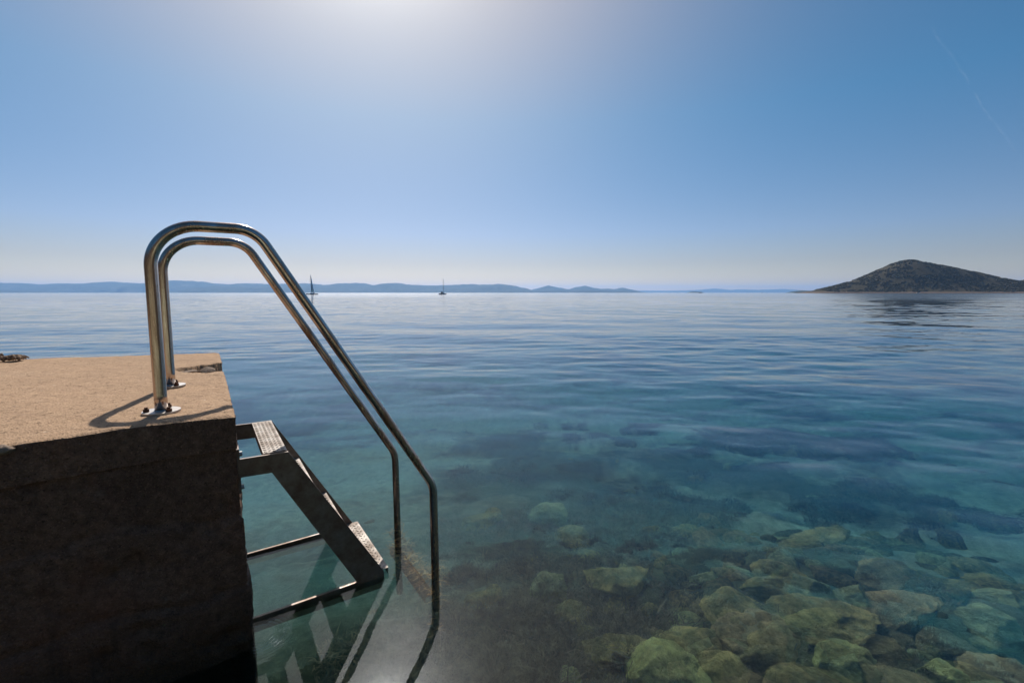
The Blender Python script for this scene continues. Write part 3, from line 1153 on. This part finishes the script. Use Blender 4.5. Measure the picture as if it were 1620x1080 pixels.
def weed_density(x, y):
    d = 0.0
    d += 1.1 * exp(-((x - 0.35) / 0.75) ** 2 - ((y - 2.3) / 0.75) ** 2)
    d += 1.2 * exp(-((x - 1.0) / 0.9) ** 2 - ((y - 3.55 - 0.25 * (x - 1)) / 0.38) ** 2)
    d += 0.8 * exp(-((x - 3.6) / 1.2) ** 2 - ((y - 3.9) / 0.35) ** 2)
    d += 0.8 * exp(-((x + 0.1) / 0.5) ** 2 - ((y - 4.7) / 0.3) ** 2)
    d += 0.9 * exp(-((x - 3.5) / 2.0) ** 2 - ((y - 5.6) / 0.5) ** 2)
    d += 0.8 * exp(-((x - 1.0) / 1.8) ** 2 - ((y - 6.8) / 0.4) ** 2)
    d += 0.9 * exp(-((x + 0.35) / 0.5) ** 2 - ((y - 1.9) / 0.8) ** 2)
    return d + 0.55 * nz(x, y, 40, 3, 1.6) - 0.25


def build_weed():
    rnd = random.Random(11)
    verts, faces = [], []
    spots = []
    tries = 0
    while len(spots) < 560 and tries < 60000:
        tries += 1
        x = rnd.uniform(-1.2, 5.0)
        y = rnd.uniform(1.2, 6.5)
        if rnd.random() < weed_density(x, y):
            spots.append((x, y, rnd.uniform(0.05, 0.17)))
    tufts = []
    for (cx_, cy_, rr) in spots:
        for k in range(int(14 + 900 * rr * rr + 14 * rnd.random())):
            q, an = rr * sqrt(rnd.random()), rnd.uniform(0, 2 * pi)
            tufts.append((cx_ + q * cos(an), cy_ + q * sin(an), (1.15 - (q / rr) ** 2) * rr * 0.75))
    for (x, y, hh) in tufts:
        z = -bed_depth(x, y) - 0.01
        hh = hh * rnd.uniform(0.6, 1.1) + 0.02
        for b in range(9):
            a = rnd.uniform(0, 2 * pi)
            lean = rnd.uniform(0.2, 1.3)
            wd = rnd.uniform(0.003, 0.0085)
            bx, by = x + rnd.uniform(-0.03, 0.03), y + rnd.uniform(-0.03, 0.03)
            px, py = -sin(a) * wd, cos(a) * wd
            i0 = len(verts)
            L = hh * rnd.uniform(0.5, 1.1)
            for m in range(4):
                f = m / 3
                ww = 1 - f * 0.8
                cx = bx + cos(a) * L * lean * f * f
                cy = by + sin(a) * L * lean * f * f
                cz = z + L * f * (1 - 0.25 * lean * f)
                verts.append((cx - px * ww, cy - py * ww, cz))
                verts.append((cx + px * ww, cy + py * ww, cz))
            for m in range(3):
                q = i0 + 2 * m
                faces.append((q, q + 1, q + 3, q + 2))
    o = mesh_obj("seaweed", verts, faces, weed_mat("brown_seaweed", (0.045, 0.036, 0.024), (0.300, 0.235, 0.150)), None, True)
    tag(o, "dark brown fuzzy seaweed carpeting the sea floor between the stones", "seaweed", kind="stuff")


build_weed()


def orange_weed():
    """filaments hanging on the submerged rails and step"""
    rnd = random.Random(5)
    verts, faces = [], []
    for k in range(260):
        if rnd.random() < 0.6:
            a = rnd.uniform(A_NEAR, A_FAR)
            p = LP(0.724 + rnd.uniform(-0.03, 0.03), a, -0.995 + rnd.uniform(-0.01, 0.02))
        else:
            a = A_NEAR if rnd.random() < 0.5 else A_FAR
            th = rnd.uniform(0, 2 * pi)
            p = LP(0.752, a, rnd.uniform(-1.2, -0.86)) + Vector((cos(th), sin(th), 0)) * TUBE_R
        d = Vector((rnd.uniform(-1, 1), rnd.uniform(-1, 1), rnd.uniform(-0.2, 0.5))).normalized()
        side = d.cross(Vector((0, 0, 1))).normalized() * rnd.uniform(0.0012, 0.0032)
        L = rnd.uniform(0.015, 0.06)
        i0 = len(verts)
        for m in range(5):
            f = m / 4
            c = p + d * L * f + Vector((0.01 * sin(f * 5 + k), 0.01 * cos(f * 4 + k), -0.012 * f * f))
            c.z = min(c.z, -0.006)
            w_ = 1 - 0.7 * f
            verts.append(c - side * w_ - L0)
            verts.append(c + side * w_ - L0)
        for m in range(4):
            q = i0 + 2 * m
            faces.append((q, q + 1, q + 3, q + 2))
    t = NT("orange_weed")
    c = t.ramp(t.noise(30, 3, 0.6), [(0.35, (0.35, 0.13, 0.03)), (0.65, (0.70, 0.48, 0.20))])
    o = mesh_obj("algae_growth", verts, faces, t.pbr(c, 0.8, spec=0.2), ladder, True)
    o["kind"] = "stuff"


orange_weed()


# ================================================================== FAR LAND
def land_mat(name, lo, hi, soil, scale):
    t = NT(name)
    c = t.ramp(t.noise(scale, 6, 0.65), [(0.35, lo), (0.65, hi)])
    c = t.mix(t.ramp(t.noise(scale * 0.35, 5, 0.6), [(0.55, 0.0), (0.72, 0.6)]), c, soil)
    return t.pbr(c, 0.95, spec=0.05)


MAT_HILL = land_mat("far_hill_scrub", (0.045, 0.055, 0.030), (0.085, 0.095, 0.055), (0.17, 0.15, 0.11), 0.012)
FPX = 733.0


def ridge(name, prof, dist, width, mat=MAT_HILL, seed=0, nstep=2.0, amp=0.06):
    """a real ridge: prof = (bearing column, height above the sea in columns) at distance dist"""
    x0, x1 = prof[0][0], prof[-1][0]
    nu = int((x1 - x0) / nstep) + 1
    nv = 26
    sc_ = dist / FPX

    def fn(i, j):
        u = x0 + (x1 - x0) * i / (nu - 1)
        h = max(0.0, interp(prof, u)) * sc_
        X = (u - 810) * sc_
        v = 2 * j / (nv - 1) - 1
        g = max(0.0, (cos(v * pi) + 1) / 2) ** 0.8
        n1 = noise.fractal(Vector((X / 420.0, v * 1.6, seed)), 0.9, 2, 4)
        z = h * g * (1 + amp * 3 * n1 * (1 - g)) + h * amp * noise.fractal(Vector((X / 110.0, v * 3, seed + 5)), 0.9, 2, 3) * g
        return (X, dist + v * width * (1 + 0.25 * n1), z - 3.0 * (1 - smooth(h / 12.0)) - (2.5 if abs(v) > 0.97 else 0))
    o = grid(name, nu, nv, fn, mat)
    tag(o, kind="structure")
    return o


B = 463.0
main_prof = [(x, B - y) for x, y in [
    (-520, 452), (-400, 446), (-300, 450), (-180, 445), (-90, 448), (0, 447.5), (33, 448), (60, 450), (90, 449.5), (105, 448.3), (125, 449.5), (150, 448.5),
    (175, 446), (190, 446.5), (210, 448), (235, 448.5), (262, 446), (280, 443.9), (300, 444.5), (320, 446), (345, 449), (365, 450.2),
    (395, 448.2), (420, 449.3), (450, 449), (475, 448.8), (493, 448.7), (515, 451), (540, 448.5), (555, 447.7), (575, 448), (590, 451.2), (612, 448.7),
    (630, 447.7), (645, 450), (680, 451.8), (700, 451.3), (730, 450.2), (750, 449.5), (760, 450.5), (792, 449.3), (810, 451.5), (830, 455.5),
    (842, 458.5), (850, 460.5), (860, 463)]]
# the near shore of the main island chain
ridge("far_hills", main_prof, 9000, 1500, seed=1)
ridge("far_hills", [(832, 0), (845, 6), (868, 11.2), (885, 8), (899, 5.5), (912, 9), (925, 10.8), (942, 7.5), (950, 6), (960, 6.7), (971, 5.5), (983, 8),
                    (1000, 4.5), (1012, 0)], 9600, 900, seed=2)
ridge("far_hills", [(-60, 0), (0, 3.6), (30, 3.8), (60, 2.0), (80, 0)], 7000, 300, seed=3)
ridge("far_hills", [(285, 0), (300, 4), (315, 8.0), (345, 10.6), (365, 10), (400, 8.2), (440, 9.6), (480, 8), (520, 4), (560, 1.5), (580, 0)], 7600, 700, seed=4)
ridge("far_hills", [(780, 0), (850, 2.6), (950, 3.2), (985, 2), (1010, 0)], 7800, 300, seed=5)
ridge("distant_islands", [(960, 0), (1005, 3.6), (1060, 3.2), (1100, 4.2), (1130, 6.6), (1160, 4.2), (1166, 5.4), (1200, 4.6), (1240, 5.8), (1265, 4), (1290, 3), (1400, 5), (1550, 3), (1600, 0)],
      17000, 1000, seed=6)
ridge("low_islet", [(1085, 0), (1096, 2.2), (1108, 1.6), (1114, 0)], 5200, 90, seed=7)
ridge("low_islet", [(1244, 0), (1256, 2.4), (1268, 3.8), (1280, 3.2), (1300, 0)], 3200, 90, seed=8)


# the scrubby island on the right
def island_material():
    t = NT("island_ground")
    z = t.sep()[2]
    scrub = t.ramp(t.noise(0.30, 6, 0.7), [(0.3, (0.045, 0.042, 0.024)), (0.7, (0.110, 0.090, 0.056))])
    rock = t.ramp(t.noise(0.8, 5, 0.7), [(0.3, (0.13, 0.095, 0.075)), (0.7, (0.36, 0.27, 0.21))])
    zz = t.math('ADD', z, t.math('MULTIPLY', t.noise(0.06, 4, 0.6), 2.6))
    f = t.ramp(t.math('DIVIDE', zz, 10.0), [(0.30, 1.0), (0.48, 0.0)])
    c = t.mix(f, scrub, rock)
    c = t.mix(t.ramp(t.math('DIVIDE', z, 10.0), [(0.04, 1.0), (0.09, 0.0)]), c, (0.05, 0.042, 0.036))
    return t.pbr(c, 0.95, normal=t.bump(t.noise(1.2, 5, 0.7), 0.6, 1.0), spec=0.05)


ISL = [(x, max(0, B - y)) for x, y in [
    (1262, 464), (1276, 461.8), (1300, 457.5), (1330, 450), (1360, 441.0), (1382, 431.5), (1400, 423.5), (1417, 415.8), (1432, 412.0), (1445, 414.0),
    (1460, 417), (1485, 421.5), (1520, 429), (1560, 438), (1590, 444.5), (1605, 447.5), (1622, 445), (1650, 439), (1700, 433), (1780, 441), (1860, 455), (1900, 464)]]
ISD = 1000.0
ISC = (ISD + 60) / FPX


def isl_h(u, v):
    """u = column, v = -1..1 across"""
    h = interp(ISL, u, 0.0) * ISC
    wv_ = 1 - abs(v)
    g = smooth(wv_ * 1.02) ** 0.85 if wv_ > 0 else 0
    X = (u - 810) * ISC
    n = 0.4 * noise.fractal(Vector((X / 40.0, v * 4, 2.0)), 0.9, 2, 4) * g
    gul = 1 - 0.10 * (1 - g) * (1 + noise.fractal(Vector((X / 55.0, 0, 7)), 0.9, 2, 3))
    shore = 1.9 * smooth(wv_ / 0.05) * smooth((u - 1266) / 18)
    return h * g * gul + n * smooth(h / 12) + shore


def isl_xy(u, v):
    X = (u - 810) * ISC
    half = (45 + 95 * smooth((u - 1270) / 180.0)) * (1 + 0.08 * noise.noise(Vector((X / 30.0, 0, 3))))
    return X, ISD + 60 + v * half


def isl_pt(u, v):
    X, Y = isl_xy(u, v)
    return (X, Y, isl_h(u, v) - 0.6)


NU_, NV_ = 330, 90
isl = grid("island", NU_, NV_, lambda i, j: isl_pt(1262 + (1900 - 1262) * i / (NU_ - 1), 2 * j / (NV_ - 1) - 1), island_material())
tag(isl, kind="structure")


def build_scrub():
    rnd = random.Random(8)
    bm = bmesh.new()
    bmesh.ops.create_icosphere(bm, subdivisions=1, radius=1.0)
    bv = [v.co.copy() for v in bm.verts]
    bf = [tuple(v.index for v in f.verts) for f in bm.faces]
    bm.free()
    verts, faces = [], []
    k = 0
    while k < 8000:
        u = rnd.uniform(1296, 1760)
        v = rnd.uniform(-0.93, 0.35)
        X, Y = isl_xy(u, v)
        z = isl_h(u, v) - 0.6
        if z < 3.0 + 1.5 * noise.noise(Vector((X / 18, Y / 18, 0))):
            continue
        if noise.fractal(Vector((X / 22.0, Y / 22.0, 4)), 0.9, 2, 3) < -0.22 + (0.1 if z > 40 else 0):
            continue
        k += 1
        s = rnd.uniform(0.8, 1.7) * (1.25 if rnd.random() < 0.1 else 1)
        i0 = len(verts)
        for b in bv:
            q = 1 + 0.55 * (rnd.random() - 0.5)
            verts.append((X + b.x * s * q * 1.15, Y + b.y * s * q * 1.15, z + s * 0.35 + b.z * s * q * 0.85))
        faces += [tuple(i0 + m for m in f) for f in bf]
    t = NT("maquis_scrub")
    c = t.ramp(t.noise(0.35, 4, 0.6), [(0.35, (0.034, 0.034, 0.020)), (0.7, (0.110, 0.098, 0.060))])
    o = mesh_obj("island_scrub", verts, faces, t.pbr(c, 0.95, spec=0.05), None, False)
    tag(o, "dark low maquis scrub covering the pointed island", "scrub", kind="stuff")


build_scrub()


# ground behind the camera: wooded shore that closes the view of the sky from the water side
def shore_material():
    t = NT("shore_ground")
    c = t.ramp(t.noise(0.6, 6, 0.7), [(0.35, (0.030, 0.026, 0.018)), (0.65, (0.11, 0.080, 0.056))])
    return t.pbr(c, 0.95, normal=t.bump(t.noise(2.0, 5, 0.7), 0.3, 1.0), spec=0.05)


def shore_pt(i, j):
    ang = R(-200) + R(220) * i / 119.0      # from right-behind round to left-behind
    r = 7.0 + 60.0 * (j / 39.0) ** 1.3
    x, y = r * cos(ang), r * sin(ang)
    edge = smooth(i / 14.0) * smooth((119 - i) / 14.0)
    h = (-1.2 + (r - 6.0) * 0.42 + 1.6 * nz(x, y, 2, 4, 0.18)) if True else 0
    z = lerp(-2.0, min(h, 20 + nz(x, y, 3, 3, 0.1)), edge)
    return (x, y - 1.0, z)


shore = grid("shore_hillside", 120, 40, shore_pt, shore_material())
tag(shore, kind="structure")


# ================================================================== BOATS
def simple_mat(name, col, rough=0.5, metallic=0.0):
    t = NT(name)
    c = t.mix(t.ramp(t.noise(4, 4, 0.6), [(0.3, 0.0), (0.7, 0.5)]), col, tuple(q * 0.75 for q in col))
    return t.pbr(c, rough, metallic)


M_HULLD = simple_mat("navy_hull", (0.13, 0.17, 0.23), 0.35)
M_HULLG = simple_mat("grey_hull", (0.32, 0.33, 0.35), 0.4)
M_WHITE = simple_mat("white_gelcoat", (0.55, 0.56, 0.58), 0.4)
M_SAIL = simple_mat("sail_cloth", (0.75, 0.76, 0.80), 0.9)
M_MAST = simple_mat("mast_aluminium", (0.45, 0.46, 0.48), 0.5, 0.3)
M_COVER = simple_mat("dark_canvas", (0.04, 0.05, 0.07), 0.9)


def hull_bm(L, Bm, fb, dr=0.35):
    bm = bmesh.new()
    n = 17
    rings = []
    for i in range(n):
        t = i / (n - 1)
        x = (t - 0.5) * L
        wdt = Bm / 2 * (sin(pi * min(1, 0.16 + 0.84 * (1 - t) ** 1.0 * 1.0)) ** 0.6 if t > 0.5 else 0.78 + 0.22 * sin(pi * t))
        wdt = max(0.02, wdt * (1 - smooth((t - 0.55) / 0.45) * 0.97))
        sheer = fb * (1 + 0.28 * (2 * t - 0.9) ** 2)
        sec = [(wdt * f, z) for f, z in ((1.0, sheer), (1.0, sheer * 0.55), (0.93, 0.12), (0.7, -dr * 0.5), (0.0, -dr))]
        ring = [bm.verts.new((x + (0.25 * z if t > 0.9 else 0), yy, z)) for yy, z in sec]
        ring += [bm.verts.new((x + (0.25 * z if t > 0.9 else 0), -yy, z)) for yy, z in reversed(sec[:-1])]
        rings.append(ring)
    m = len(rings[0])
    for a, b in zip(rings, rings[1:]):
        for k in range(m):
            bm.faces.new((a[k], a[(k + 1) % m], b[(k + 1) % m], b[k]))
    bm.faces.new(rings[0])
    bm.faces.new(rings[-1][::-1])
    return bm


def bar_bm(p, q, r0, r1, bm=None, n=8):
    bm = bm or bmesh.new()
    p, q = Vector(p), Vector(q)
    d = (q - p).normalized()
    a = d.cross(Vector((0, 0.3, 1)) if abs(d.z) < 0.9 else Vector((1, 0, 0))).normalized()
    b = d.cross(a)
    lo = [bm.verts.new(p + (a * cos(2 * pi * k / n) + b * sin(2 * pi * k / n)) * r0) for k in range(n)]
    hi = [bm.verts.new(q + (a * cos(2 * pi * k / n) + b * sin(2 * pi * k / n)) * r1) for k in range(n)]
    bm.faces.new(lo[::-1])
    bm.faces.new(hi)
    for k in range(n):
        bm.faces.new((lo[k], lo[(k + 1) % n], hi[(k + 1) % n], hi[k]))
    return bm


def cabin_bm(x0, x1, w_, z0, z1):
    bm = bmesh.new()
    lo = [bm.verts.new(v) for v in ((x0, -w_, z0), (x1, -w_ * 0.7, z0), (x1, w_ * 0.7, z0), (x0, w_, z0))]
    hi = [bm.verts.new(v) for v in ((x0 + 0.1, -w_ * 0.85, z1), (x1 - 0.8, -w_ * 0.55, z1 * 0.96), (x1 - 0.8, w_ * 0.55, z1 * 0.96), (x0 + 0.1, w_ * 0.85, z1))]
    bm.faces.new(lo[::-1])
    bm.faces.new(hi)
    for k in range(4):
        bm.faces.new((lo[k], lo[(k + 1) % 4], hi[(k + 1) % 4], hi[k]))
    bmesh.ops.bevel(bm, geom=bm.edges[:], offset=0.06, segments=2, affect='EDGES')
    return bm


def sail_bm(x0, z0, foot, z1, belly=0.25, lean=1):
    bm = bmesh.new()
    n, m = 12, 6
    R1, R2 = [], []
    for i in range(n + 1):
        f = i / n
        z = lerp(z0, z1, f)
        wd = foot * (1 - f) ** 0.9 + 0.05
        row1, row2 = [], []
        for j in range(m + 1):
            g = j / m
            y = belly * sin(pi * g) * (1 - f * 0.6)
            row1.append(bm.verts.new((x0 + lean * wd * g, y + 0.01, z)))
            row2.append(bm.verts.new((x0 + lean * wd * g, y - 0.01, z)))
        R1.append(row1)
        R2.append(row2)
    for i in range(n):
        for j in range(m):
            bm.faces.new((R1[i][j], R1[i][j + 1], R1[i + 1][j + 1], R1[i + 1][j]))
            bm.faces.new((R2[i][j], R2[i + 1][j], R2[i + 1][j + 1], R2[i][j + 1]))
    return bm


def sailboat(x, y, rz, L, mast_h, hull_mat, label, sails=True, detail=True):
    t = empty("sailing_yacht", (x, y, 0), rz)
    tag(t, label, "sailboat", "boats out on the sea")
    fb = L * 0.085
    bm_obj("hull", hull_bm(L, L * 0.30, fb), hull_mat, t, True)
    bm_obj("cabin", cabin_bm(-L * 0.16, L * 0.22, L * 0.09, fb * 0.9, fb * 1.75), M_WHITE, t)
    mx = L * 0.06
    bm = bar_bm((mx, 0, fb), (mx, 0, mast_h), 0.13, 0.09)
    bar_bm((mx, -L * 0.07, mast_h * 0.55), (mx, L * 0.07, mast_h * 0.55), 0.03, 0.03, bm)
    bm_obj("mast", bm, M_MAST, t)
    bm_obj("boom", bar_bm((mx, 0, fb * 2.6), (-L * 0.36, 0, fb * 2.5), 0.07, 0.07), M_MAST, t)
    bm = bar_bm((mx, 0, mast_h * 0.97), (L * 0.47, 0, fb * 1.25), 0.02, 0.02)
    bar_bm((mx, 0, mast_h * 0.97), (-L * 0.48, 0, fb * 1.1), 0.02, 0.02, bm)
    bm_obj("stay", bm, M_MAST, t)
    if sails:
        bm_obj("mainsail", sail_bm(mx - 0.12, fb * 2.8, L * 0.22, mast_h * 0.97, 0.25, -1), M_SAIL, t, True)
    else:
        bm_obj("furled_sail", bar_bm((mx - 0.1, 0, fb * 3.0), (-L * 0.34, 0, fb * 2.85), 0.16, 0.10), M_COVER, t, True)
    bm_obj("spray_hood", cabin_bm(-L * 0.24, -L * 0.08, L * 0.08, fb * 1.4, fb * 2.3), M_COVER, t)
    return t


def at(u, dist):
    return (u - 810) / FPX * dist


sailboat(at(493.5, 300), 300, R(190), 7.0, 12.6, M_HULLD, "larger dark-hulled sailboat with its grey mainsail up, just right of the handrails", True)
sailboat(at(701, 310), 310, R(66), 8.0, 10.6, M_HULLG, "small bare-masted sailboat seen end on below the middle of the far hills", False)
sailboat(at(1108, 1250), 1250, R(10), 9.5, 7.5, M_HULLG, "tiny distant boat moored in front of the low dark islet", False)
sailboat(at(1205.5, 1500), 1500, R(60), 11.0, 13.0, M_HULLG, "tiny distant sailboat between the low islet and the pointed island", False)
wb = sailboat(at(1453, 870), 870, R(5), 7.5, 5.5, M_WHITE, "tiny white boat anchored close under the shore of the pointed island", False)


# ================================================================== CONTRAIL
def contrail():
    t = NT("contrail_vapour")
    n, l = t.n, t.l
    tr = n.new("ShaderNodeBsdfTransparent")
    di = n.new("ShaderNodeBsdfTranslucent")
    di.inputs[0].default_value = (0.9, 0.9, 0.9, 1)
    mx = n.new("ShaderNodeMixShader")
    along = t.noise(0.0009, 4, 0.7)
    f = t.ramp(along, [(0.44, 0.0), (0.62, 0.018)])
    f = t.math('MULTIPLY', f, t.ramp(t.noise(0.008, 4, 0.7), [(0.3, 0.3), (0.65, 1.0)]))
    l.new(f, mx.inputs[0])
    l.new(tr.outputs[0], mx.inputs[1])
    l.new(di.outputs[0], mx.inputs[2])
    n.remove(t.b)
    l.new(mx.outputs[0], t.out.inputs["Surface"])
    # a long thin trail at about 9 km altitude
    H = 9000.0
    c, s = cos(R(6.03)), sin(R(6.03))

    def pt(u, v):
        X, Z = (u - 810) / 729.0, (540 - v) / 729.0
        d = Vector((X, c + Z * s, -s + Z * c))
        return d * (H / d.z)
    ctrl = [pt(1475, 45), pt(1515, 105), pt(1538, 140), pt(1565, 185), pt(1590, 215), pt(1606, 240)]
    verts, faces = [], []
    nn = 8
    P = []
    for a, b in zip(ctrl, ctrl[1:]):
        for k in range(12):
            P.append(a.lerp(b, k / 12))
    for i, p in enumerate(P):
        q = P[min(i + 1, len(P) - 1)] - P[max(i - 1, 0)]
        q.normalize()
        u = q.cross(Vector((0, 0, 1))).normalized()
        w_ = u.cross(q)
        r = 28 * (1 + 0.5 * noise.noise(p / 900.0)) * p.length / 20000.0
        p = p + u * 60 * noise.noise(p / 1500.0)
        for k in range(nn):
            verts.append(p + (u * cos(2 * pi * k / nn) + w_ * sin(2 * pi * k / nn)) * r)
        if i:
            for k in range(nn):
                b_ = (i - 1) * nn
                faces.append((b_ + k, b_ + (k + 1) % nn, b_ + nn + (k + 1) % nn, b_ + nn + k))
    o = mesh_obj("contrail", verts, faces, t.m)
    tag(o, "thin faint broken white vapour trail high in the blue sky on the right", "vapour trail", kind="stuff")


contrail()

# ================================================================== HAZE
HZ = 19600.0
hv = []
for z in (-18.0, 275.0):
    for (x, y) in ((-HZ, -HZ), (HZ, -HZ), (HZ, HZ), (-HZ, HZ)):
        hv.append((x, y, z))
hm = NT("haze_air")
hm.n.remove(hm.b)
pv = hm.n.new("ShaderNodeVolumePrincipled")
pv.inputs["Color"].default_value = (0.31, 0.57, 1.0, 1)
pv.inputs["Density"].default_value = 0.00007
pv.inputs["Anisotropy"].default_value = 0.4
hm.l.new(pv.outputs[0], hm.out.inputs["Volume"])
haze = mesh_obj("haze", hv, [(3, 2, 1, 0), (4, 5, 6, 7), (0, 1, 5, 4), (1, 2, 6, 5), (2, 3, 7, 6), (3, 0, 4, 7)], hm.m, smooth=False)
tag(haze, kind="stuff")
